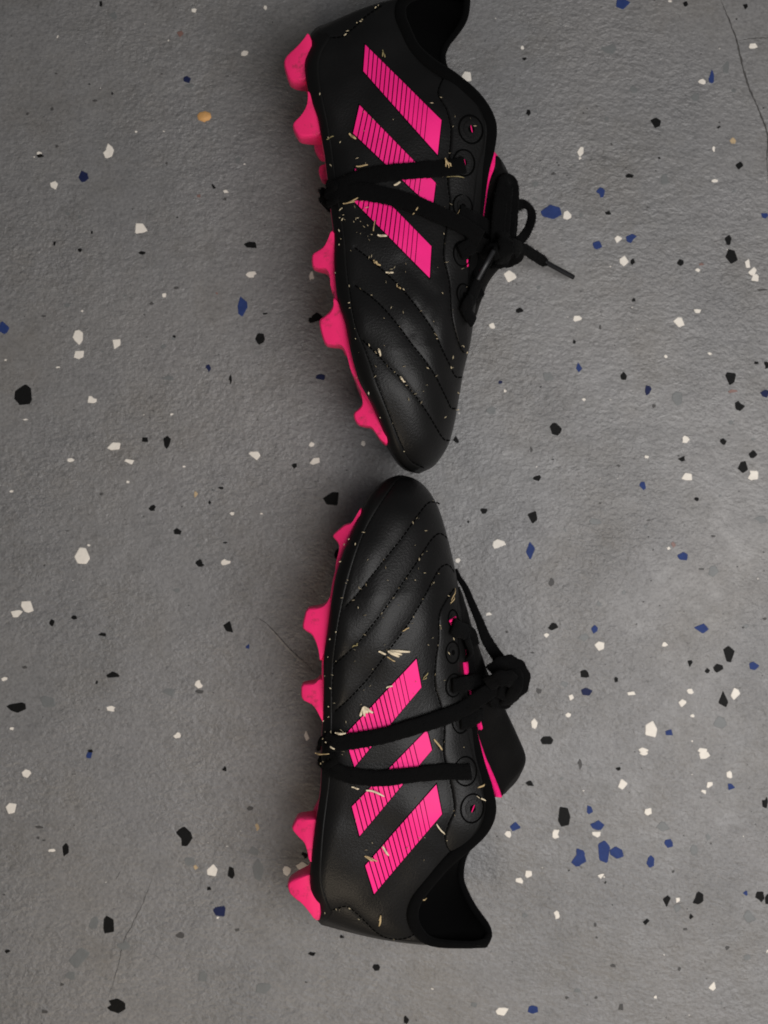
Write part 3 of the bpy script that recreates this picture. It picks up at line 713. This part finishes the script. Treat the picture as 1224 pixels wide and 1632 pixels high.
DB = dict(tilt=.45, tfrac=.38, root=(640, 1150), seed=8, bow=12,
    pairs=[((512, 1474), (768, 1507)), ((503, 1462), (702, 1504)), ((499, 1448), (677, 1489)), ((496, 1428), (667, 1462)), ((494, 1400), (673, 1435)), ((496, 1370), (695, 1405)), ((500, 1335), (723, 1374)), ((504, 1305), (753, 1349)), ((508, 1280), (780, 1322)), ((511, 1258), (791, 1293)), ((512, 1235), (786, 1258)), ((512, 1205), (773, 1217)), ((513, 1170), (762, 1172)), ((515, 1135), (752, 1128)), ((516, 1095), (746, 1085)), ((516, 1050), (742, 1035)), ((522, 1005), (737, 985)), ((528, 960), (731, 938)), ((536, 915), (722, 892)), ((552, 868), (712, 852)), ((570, 826), (701, 815)), ((585, 794), (688, 789)), ((603, 774), (674, 772)), ((622, 762), (659, 762)), ((641, 757), (641, 757))],
    far=[(776, 1503), (782, 1492), (779, 1478), (768, 1462), (757, 1446), (746, 1425), (737, 1398), (742, 1362), (764, 1325), (776, 1290), (772, 1256), (760, 1215), (750, 1170), (741, 1128), (736, 1085), (733, 1035), (731, 985), (728, 938), (722, 892), (712, 852), (701, 815), (688, 789), (674, 772), (659, 762), (641, 757)],
    rim=[(530, 1455), (516, 1420), (512, 1395), (513, 1360), (516, 1320), (521, 1280), (526, 1240), (528, 1195), (529, 1150), (529, 1110), (531, 1060), (538, 1001), (545, 965), (555, 923), (568, 880), (584, 841), (607, 802), (633, 765), (645, 761)],
    seams=[([(529, 1110), (531, 1060), (538, 1001), (545, 965), (555, 923), (568, 880), (584, 841), (607, 802), (633, 765)], .0003),
           ([(701, 803), (692, 800), (682, 802), (669, 817), (643, 854), (624, 878), (604, 903), (586, 926), (568, 949), (550, 968)], .0006),
           ([(713, 858), (706, 852), (698, 851), (686, 862), (668, 890), (649, 918), (630, 946), (610, 975), (590, 1000), (571, 1024), (552, 1042), (533, 1060)], .0006),
           ([(724, 912), (718, 903), (710, 900), (698, 910), (679, 946), (663, 974), (646, 1001), (617, 1040), (590, 1077), (558, 1112), (533, 1135)], .0006),
           ([(724, 938), (711, 957), (700, 981), (699, 1018), (694, 1055), (693, 1092), (700, 1116), (708, 1153), (707, 1202), (717, 1245), (724, 1288), (714, 1315), (709, 1336), (716, 1354), (728, 1361)], .0006),
           ([(509, 1456), (528, 1451), (552, 1445), (571, 1458), (600, 1486), (622, 1496), (648, 1495), (670, 1483)], .0006)],
    creases=[(640, 1020, 690, 960, .0003, 14), (670, 1360, 600, 1440, .0004, 18)],
    stripes=[((664, 1050), (664, 1050), (664, 1050), (664, 1050)),] * 0 + [((549, 1172), (663, 1050), (671, 1095), (565, 1222)), ((561, 1285), (680, 1163), (688, 1195), (573, 1332)), ((582, 1379), (695, 1250), (704, 1297), (596, 1424))],
    eyestay_line=[(724, 938), (711, 957), (700, 981), (699, 1018), (694, 1055), (693, 1092), (700, 1116), (708, 1153), (707, 1202), (717, 1245), (724, 1288), (714, 1315), (709, 1336), (716, 1354), (728, 1361)],
    eyestay_edge=[(727, 940), (728, 985), (730, 1035), (731, 1085), (736, 1128), (746, 1172), (757, 1217), (768, 1256), (773, 1290), (764, 1318), (744, 1345), (733, 1360)],
    eyelets=[(721, 988, 14, True), (720, 1040, 15, False), (722, 1092, 16, False), (733, 1150, 16, False), (741, 1229, 20, False), (752, 1288, 20, True)],
    pad=[11, 15, 20, 24, 24, 18, 8],
    tongue=[((799, 1271), (802, 1267), (806, 1263)), ((790, 1252), (796, 1247), (826, 1241)), ((779, 1225), (783, 1221), (838, 1208)), ((767, 1195), (770, 1190), (823, 1168)), ((758, 1165), (761, 1160), (806, 1132)), ((751, 1130), (755, 1126), (790, 1100)), ((748, 1095), (752, 1090), (777, 1070)), ((744, 1060), (747, 1055), (766, 1038)), ((738, 1015), (740, 1010), (753, 1000)), ((731, 975), (733, 970), (742, 962)), ((727, 945), (729, 942), (733, 935))],
    plate=[0, 0, 1, 1, 4, 4, -4, -8],
    studs=[([(577, 806), (569, 820), (561, 833), (554, 834), (548, 836), (538, 845), (529, 853), (533, 859), (538, 864), (541, 872), (539, 884), (535, 898), (534, 912), (541, 904), (552, 882), (568, 848), (577, 822)], 'n'),
           ([(528, 946), (524, 956), (516, 964), (502, 967), (488, 969), (484, 984), (481, 1000), (487, 1006), (497, 1011), (504, 1024), (509, 1040), (511, 1056), (519, 1040), (527, 1000), (533, 960)], 'n'),
           ([(510, 1078), (503, 1086), (492, 1088), (480, 1090), (479, 1103), (481, 1115), (490, 1119), (499, 1123), (506, 1132), (512, 1143), (517, 1152), (521, 1130), (520, 1100), (516, 1080)], 'n'),
           ([(507, 1300), (490, 1300), (474, 1301), (468, 1311), (464, 1320), (474, 1331), (486, 1340), (491, 1354), (494, 1370), (502, 1372), (510, 1340), (512, 1310)], 'n'),
           ([(500, 1386), (489, 1388), (472, 1395), (459, 1404), (458, 1412), (461, 1422), (470, 1430), (481, 1436), (493, 1448), (504, 1462), (512, 1462), (512, 1420), (508, 1390)], 'n')])

A = make_boot('football_boot', DA, 'black boot in upper half, toe pointing down, lace tip poking out')
Bt = make_boot('football_boot', DB, 'black boot in lower half, toe pointing up, brown sheen on heel')

def quad(B, q, h=.0008):
    P = [np.array(p, float) for p in q]
    B.patch('tongue_lining', [[tuple((P[0] + (P[1] - P[0]) * i / 3) * (1 - j / 5) + (P[3] + (P[2] - P[3]) * i / 3) * (j / 5)) for j in range(6)] for i in range(4)], h, M['pink_knit'], B.root)


for q in ([(714, 989), (723, 982), (724, 985), (715, 992)], [(716, 994), (725, 988), (726, 991), (717, 997)], [(738, 1056), (742, 1055), (744, 1073), (740, 1075)], [(755, 1131), (758, 1131), (766, 1160), (764, 1163)]):
    quad(Bt, q, .0012)
for q in ([(742, 414), (744, 413), (745, 424), (743, 426)],): quad(A, q, .0008)

# ---- laces of the upper boot
rail(A, 'lace', [(738, 264), (714, 270), (670, 273), (616, 278), (575, 286), (548, 297), (530, 304), (522, 309, .050), (518, 313, .040), (518, 316, .028)], 27, 7, .0009)
rail(A, 'lace', [(518, 328, .030), (519, 325, .042), (524, 319, .052), (535, 312), (567, 308), (600, 312), (632, 320), (665, 331), (698, 346), (735, 363), (766, 380, .052)], 29, 7, .0016)
rail(A, 'lace', [(530, 294), (540, 301), (530, 312), (541, 320), (531, 327)], 12, 7, .0020)
rail(A, 'lace', [(728, 404), (740, 396), (755, 390), (772, 392, .048), (790, 395, .042)], 26, 8, .0012)
rail(A, 'lace', [(733, 500), (742, 480), (752, 455), (765, 430, .046), (778, 408, .044)], 24, 8, .0012)
rail(A, 'lace', [(745, 512), (735, 492), (742, 478), (756, 470, .044), (766, 462, .040)], 22, 9, .0014)
rail(A, 'lace', [(730, 338), (745, 345), (765, 352, .048), (790, 372, .046)], 20, 7, .0008)
# bow: folded loop on the tongue, open loop, knot and the loose end with its aglet
rail(A, 'lace_loop', [(797, 392, .046), (800, 350, .047), (803, 312, .046), (807, 292, .043), (813, 296, .040), (813, 330, .042), (809, 375, .044), (802, 398, .045)], 30, 8, n=8)
rail(A, 'lace_loop', [(792, 400, .047), (794, 360, .0485), (797, 328, .048), (801, 306, .045), (806, 292, .041)], 24, 7, n=8)
rail(A, 'lace_loop', [(812, 404, .046), (824, 388, .044, 18), (838, 372, .040, 16), (847, 350, .037, 15), (845, 333, .036, 16), (832, 325, .037, 17), (820, 334, .040, 16), (815, 352, .043, 16), (812, 378, .045, 18)], 16, 7, n=8, twist=.5)
rail(A, 'lace_knot', [(772, 412, .045), (784, 402, .052), (800, 396, .053), (818, 392, .050), (826, 400, .042), (816, 412, .036), (798, 414, .036), (782, 408, .042)], 26, 12, n=8, wobble=.08)
rail(A, 'lace_knot', [(800, 372, .046), (806, 386, .054), (806, 402, .054), (800, 416, .047), (790, 420, .040)], 26, 11, n=8, wobble=.1)
rail(A, 'lace_end', [(812, 402, .044), (832, 396, .036), (850, 406, .026), (864, 415, .018), (871, 419, .0155, 12)], 20, 8, n=8)
rail(A, 'aglet', [(868, 417, .0165), (890, 429, .0110), (914, 442, .0060)], 8.5, 6.5, n=6, material=M['aglet'])
rail(A, 'lace_end', [(792, 412, .054), (788, 400, .0565), (785, 398, .0570, 12)], 12, 7, n=6)
rail(A, 'aglet', [(787, 399, .0570), (774, 422, .0580), (761, 446, .0560)], 8.0, 6, n=6, material=M['aglet'])

# ---- laces of the lower boot
rail(Bt, 'lace', [(515, 1188, .026), (515, 1186, .040), (518, 1184, .051), (530, 1183), (555, 1180), (582, 1176), (610, 1170), (636, 1163), (690, 1147), (725, 1134), (748, 1124, .051), (775, 1105, .050), (795, 1092, .046)], 27, 7, .0012)
rail(Bt, 'lace', [(515, 1206, .026), (515, 1208, .040), (518, 1211, .051), (530, 1222), (555, 1233), (600, 1239), (640, 1235), (672, 1231), (710, 1229), (738, 1230), (746, 1229)], 26, 7, .0009)
rail(Bt, 'lace', [(527, 1168), (537, 1180), (526, 1195), (538, 1207), (526, 1221), (537, 1234)], 12, 7, .0016)
rail(Bt, 'lace', [(715, 997), (722, 1002), (735, 1008), (748, 1014, .042), (752, 1030, .040)], 28, 8, .0012)
rail(Bt, 'lace', [(735, 1015), (742, 1040), (748, 1064, .043), (756, 1086, .046), (775, 1098, .047)], 22, 8, .0014)
rail(Bt, 'lace', [(716, 1092), (728, 1090), (742, 1088), (758, 1086, .046), (780, 1090, .047)], 24, 8, .0014)
rail(Bt, 'lace', [(730, 1151), (742, 1149), (758, 1143, .047), (768, 1140, .042)], 24, 8, .0010)
rail(Bt, 'lace', [(726, 908, .027, 6), (731, 920, .029, 9), (742, 938, .031, 11), (752, 962, .034, 13), (764, 990, .036, 15), (774, 1016, .037, 18), (787, 1038, .038, 20), (800, 1056, .042), (808, 1078, .044)], 20, 7, n=8)
rail(Bt, 'lace_knot', [(782, 1072, .046), (795, 1060, .046), (812, 1056, .044), (828, 1066, .042), (834, 1084, .040), (826, 1100, .042), (810, 1104, .045), (794, 1100, .048)], 25, 12, n=8, wobble=.08)
rail(Bt, 'lace_knot', [(778, 1090, .050), (796, 1082, .054), (812, 1082, .052), (822, 1094, .046), (812, 1112, .042), (798, 1118, .040), (784, 1110, .044)], 26, 12, n=8, wobble=.1)
rail(Bt, 'lace_knot', [(815, 1062, .040), (824, 1078, .048), (822, 1096, .050), (810, 1116, .044), (800, 1124, .036)], 22, 11, n=8)

# ------------------------------------------------------------------ dry grass caught on the boots
def sprig(name, B, px, py, ln, wd, ang, label, cat, material='straw', lift=.0016, curl=.25, forks=1):
    V = []; F = []
    for fk in range(forks):
        a = ang + (fk - (forks - 1) / 2) * (.5 if forks > 3 else .2) + random.uniform(-.08, .08)
        l_ = ln * (1 if fk == 0 else random.uniform(.5, .9))
        pts = []; nn = []; ws = []
        for k in range(7):
            t = k / 6 - .5
            aa = a + curl * t * 2
            bx = px - math.cos(ang) * ln * .5 * (forks > 1); by = py - math.sin(ang) * ln * .5 * (forks > 1); tt = t + .5 * (forks > 1)
            x = bx + math.cos(aa) * l_ * tt; y = by + math.sin(aa) * l_ * tt
            l, n = B.at(x, y)
            pts.append(l + n * (lift + .0006 * math.sin(t * 5 + fk))); nn.append(n)
            ws.append(wd * .66 * K * (1 - 1.6 * abs(t) ** 2) * random.uniform(.85, 1.1))
        v, f = sweep(pts, nn, ws, [w * .3 for w in ws], 6)
        b0 = len(V); V += v; F += [tuple(x + b0 for x in g) for g in f]
    root_ = PW(px, py, 0)
    c = sum((Vector(v) for v in V), Vector()) / len(V)
    me = bpy.data.meshes.new(name); me.from_pydata([tuple(Vector(v) - c) for v in V], [], F); me.materials.append(M[material])
    me.polygons.foreach_set('use_smooth', [True] * len(me.polygons))
    o = bpy.data.objects.new(name, me); o.location = c; COL.objects.link(o)
    prop(o, kind='thing', label=label, category=cat, group='dry grass bits caught on the boots')
    return o


SPRIGS = [
 (A, 609, 377, 15, 6, .15, 'broad pale grass chaff beside the lowest pink stripe of the upper boot', 'straw_pale', 1),
 (A, 596, 361, 19, 2.6, 1.75, 'thin straw standing across the lowest stripe of the upper boot', 'straw', 1),
 (A, 562, 219, 15, 6, .75, 'grass chaff at the sole end of the middle stripe, upper boot', 'straw', 1),
 (A, 531, 221, 11, 3, -.4, 'short straw on the black rubber edge above the lace, upper boot', 'straw_green', 1),
 (A, 577, 268, 18, 4, -.15, 'straw sliver lying along the upper lace strand near the sole, upper boot', 'straw', 1),
 (A, 660, 341, 14, 3, -1.0, 'straw sliver on the diagonal lace strand of the upper boot', 'straw', 1),
 (A, 729, 341, 24, 3.4, -1.1, 'golden hooked straw below the eyelets of the upper boot', 'straw', 1),
 (A, 708, 263, 17, 4, 1.3, 'forked straw tuft where the lace meets the eyelet panel, upper boot', 'straw', 3),
 (A, 724, 282, 28, 2.2, .12, 'long thin straw under the second eyelet of the upper boot', 'straw_green', 1),
 (A, 632, 296, 11, 5, -.5, 'small chaff on the black gap between lace strands, upper boot', 'straw_pale', 1),
 (A, 600, 420, 14, 5, .9, 'forked straw tuft on the first seam of the upper boot', 'straw', 2),
 (A, 621, 435, 12, 5, .2, 'pale chaff on the first seam below the stripes, upper boot', 'straw_pale', 1),
 (A, 634, 460, 9, 4, .9, 'small chaff farther along the first seam of the upper boot', 'straw', 1),
 (A, 606, 561, 12, 4, 1.1, 'straw bit on the seam nearest the toe, upper boot', 'straw_pale', 2),
 (A, 641, 604, 11, 4, 1.0, 'small forked straw midway along the toe seam, upper boot', 'straw_pale', 2),
 (A, 610, 88, 14, 3, 1.5, 'straw bit above the heel-side stripe of the upper boot', 'straw_green', 2),
 (A, 561, 326, 22, 3.5, -.1, 'straw under the wrapped lace at the sole edge, upper boot', 'straw', 2),
 (Bt, 634, 1041, 34, 6, .22, 'largest pale straw bundle above the stripes of the lower boot', 'straw_pale', 3),
 (Bt, 608, 1039, 11, 5, .3, 'short pale chaff left of the large straw bundle, lower boot', 'straw_pale', 1),
 (Bt, 623, 1050, 13, 3, .5, 'thin straw just under the large straw bundle, lower boot', 'straw', 1),
 (Bt, 582, 1134, 18, 7, 1.2, 'fluffy fibre tuft at the tip of the first stripe, lower boot', 'straw_pale', 4),
 (Bt, 646, 1003, 13, 3, -.5, 'straw sliver on the third toe seam of the lower boot', 'straw', 1),
 (Bt, 721, 951, 26, 2.6, -1.15, 'thin golden straw beside the lowest eyelet of the lower boot', 'straw', 2),
 (Bt, 566, 1027, 12, 3, -.6, 'straw bit on the second toe seam near the sole, lower boot', 'straw_green', 1),
 (Bt, 598, 1260, 29, 5, .3, 'long pale straw below the lower lace strand, lower boot', 'straw_pale', 1),
 (Bt, 614, 1355, 17, 5, .95, 'pale straw across the heel-side stripe of the lower boot', 'straw_pale', 1),
 (Bt, 591, 1367, 21, 4, .3, 'curled straw at the sole end of the heel-side stripe, lower boot', 'straw', 2),
 (Bt, 605, 1465, 15, 4, 1.8, 'forked straw on the shiny heel of the lower boot', 'straw', 2),
 (Bt, 700, 1320, 19, 3.4, .9, 'straw beside the broad end of the heel-side stripe, lower boot', 'straw_pale', 1),
 (Bt, 697, 1186, 21, 4.5, 1.0, 'straw beside the broad end of the middle stripe, lower boot', 'straw', 1),
 (Bt, 531, 1186, 17, 4, .7, 'pale straw on the twisted lace at the sole edge, lower boot', 'straw_pale', 1),
 (Bt, 545, 1166, 15, 4.5, .1, 'straw on top of the wrapped lace, lower boot', 'straw_pale', 2),
 (Bt, 520, 1200, 22, 3, .1, 'straw between the two lace strands at the sole edge, lower boot', 'straw', 2),
 (Bt, 670, 1431, 11, 4, .2, 'small chaff by the ankle collar of the lower boot', 'straw', 2),
 (Bt, 765, 1253, 11, 4, -.6, 'small brown chaff on the eyelet panel of the lower boot', 'straw', 1),
 (Bt, 765, 1272, 15, 3.4, .6, 'pale straw beside the empty eyelet of the lower boot', 'straw_pale', 1),
 (Bt, 567, 1253, 12, 4, .2, 'chaff under the lower lace strand near the sole, lower boot', 'straw_pale', 1),
 (Bt, 677, 1077, 14, 3, -1.0, 'straw bit beside the broad end of the first stripe, lower boot', 'straw_green', 2),
 (Bt, 620, 1093, 11, 4, -.5, 'chaff on the upper edge of the first stripe, lower boot', 'straw_pale', 1),
]
for (B, x, y, ln, wd, an, lb, mt, fk) in SPRIGS:
    sprig('straw_piece', B, x, y, ln, wd, an, lb, 'dry grass', mt, .0030 if 'lace' in lb else .0011, random.uniform(-.16, .16), fk)

for B, D, nm, lb in ((A, DA, 'grass_crumb', 'fine grass crumbs scattered along the seams of the upper boot'), (Bt, DB, 'grass_crumb', 'fine grass crumbs scattered along the seams of the lower boot')):
    V = []; F = []; spots = []
    for pl, d_ in D['seams']:
        C = resample(cr(pl, 8), 300)
        for _ in range(8):
            c = C[random.randrange(300)]; spots.append((c[0] + random.gauss(0, 2.2), c[1] + random.gauss(0, 2.2)))
    lx = D['pairs'][12][0]
    for _ in range(34): spots.append((random.gauss(lx[0] + 28, 22), random.gauss(lx[1], 42)))
    for _ in range(70): spots.append((random.uniform(510, 760), random.uniform(D['pairs'][5][0][1] if B is A else D['pairs'][20][0][1], D['pairs'][20][0][1] if B is A else D['pairs'][5][0][1])))
    for (x, y) in spots:
        l, n = B.hit(x, y)
        if l is None: continue
        a = random.uniform(0, 6.28); ln = random.uniform(1.5, 6.5) * K; w = random.uniform(.3, .75) * K
        t = n.orthogonal().normalized(); t = Matrix.Rotation(a, 3, n) @ t; s = n.cross(t)
        p = l + n * .0009; b0 = len(V)
        V += [p - t * ln / 2, p + s * w, p + t * ln / 2 + n * .0004, p - s * w, p + n * .0006]
        F += [(b0, b0 + 1, b0 + 4), (b0 + 1, b0 + 2, b0 + 4), (b0 + 2, b0 + 3, b0 + 4), (b0 + 3, b0, b0 + 4)]
    o = mk(nm, V, F, M['straw_crumb'], None, False); prop(o, kind='stuff', label=lb, category='grass crumbs')
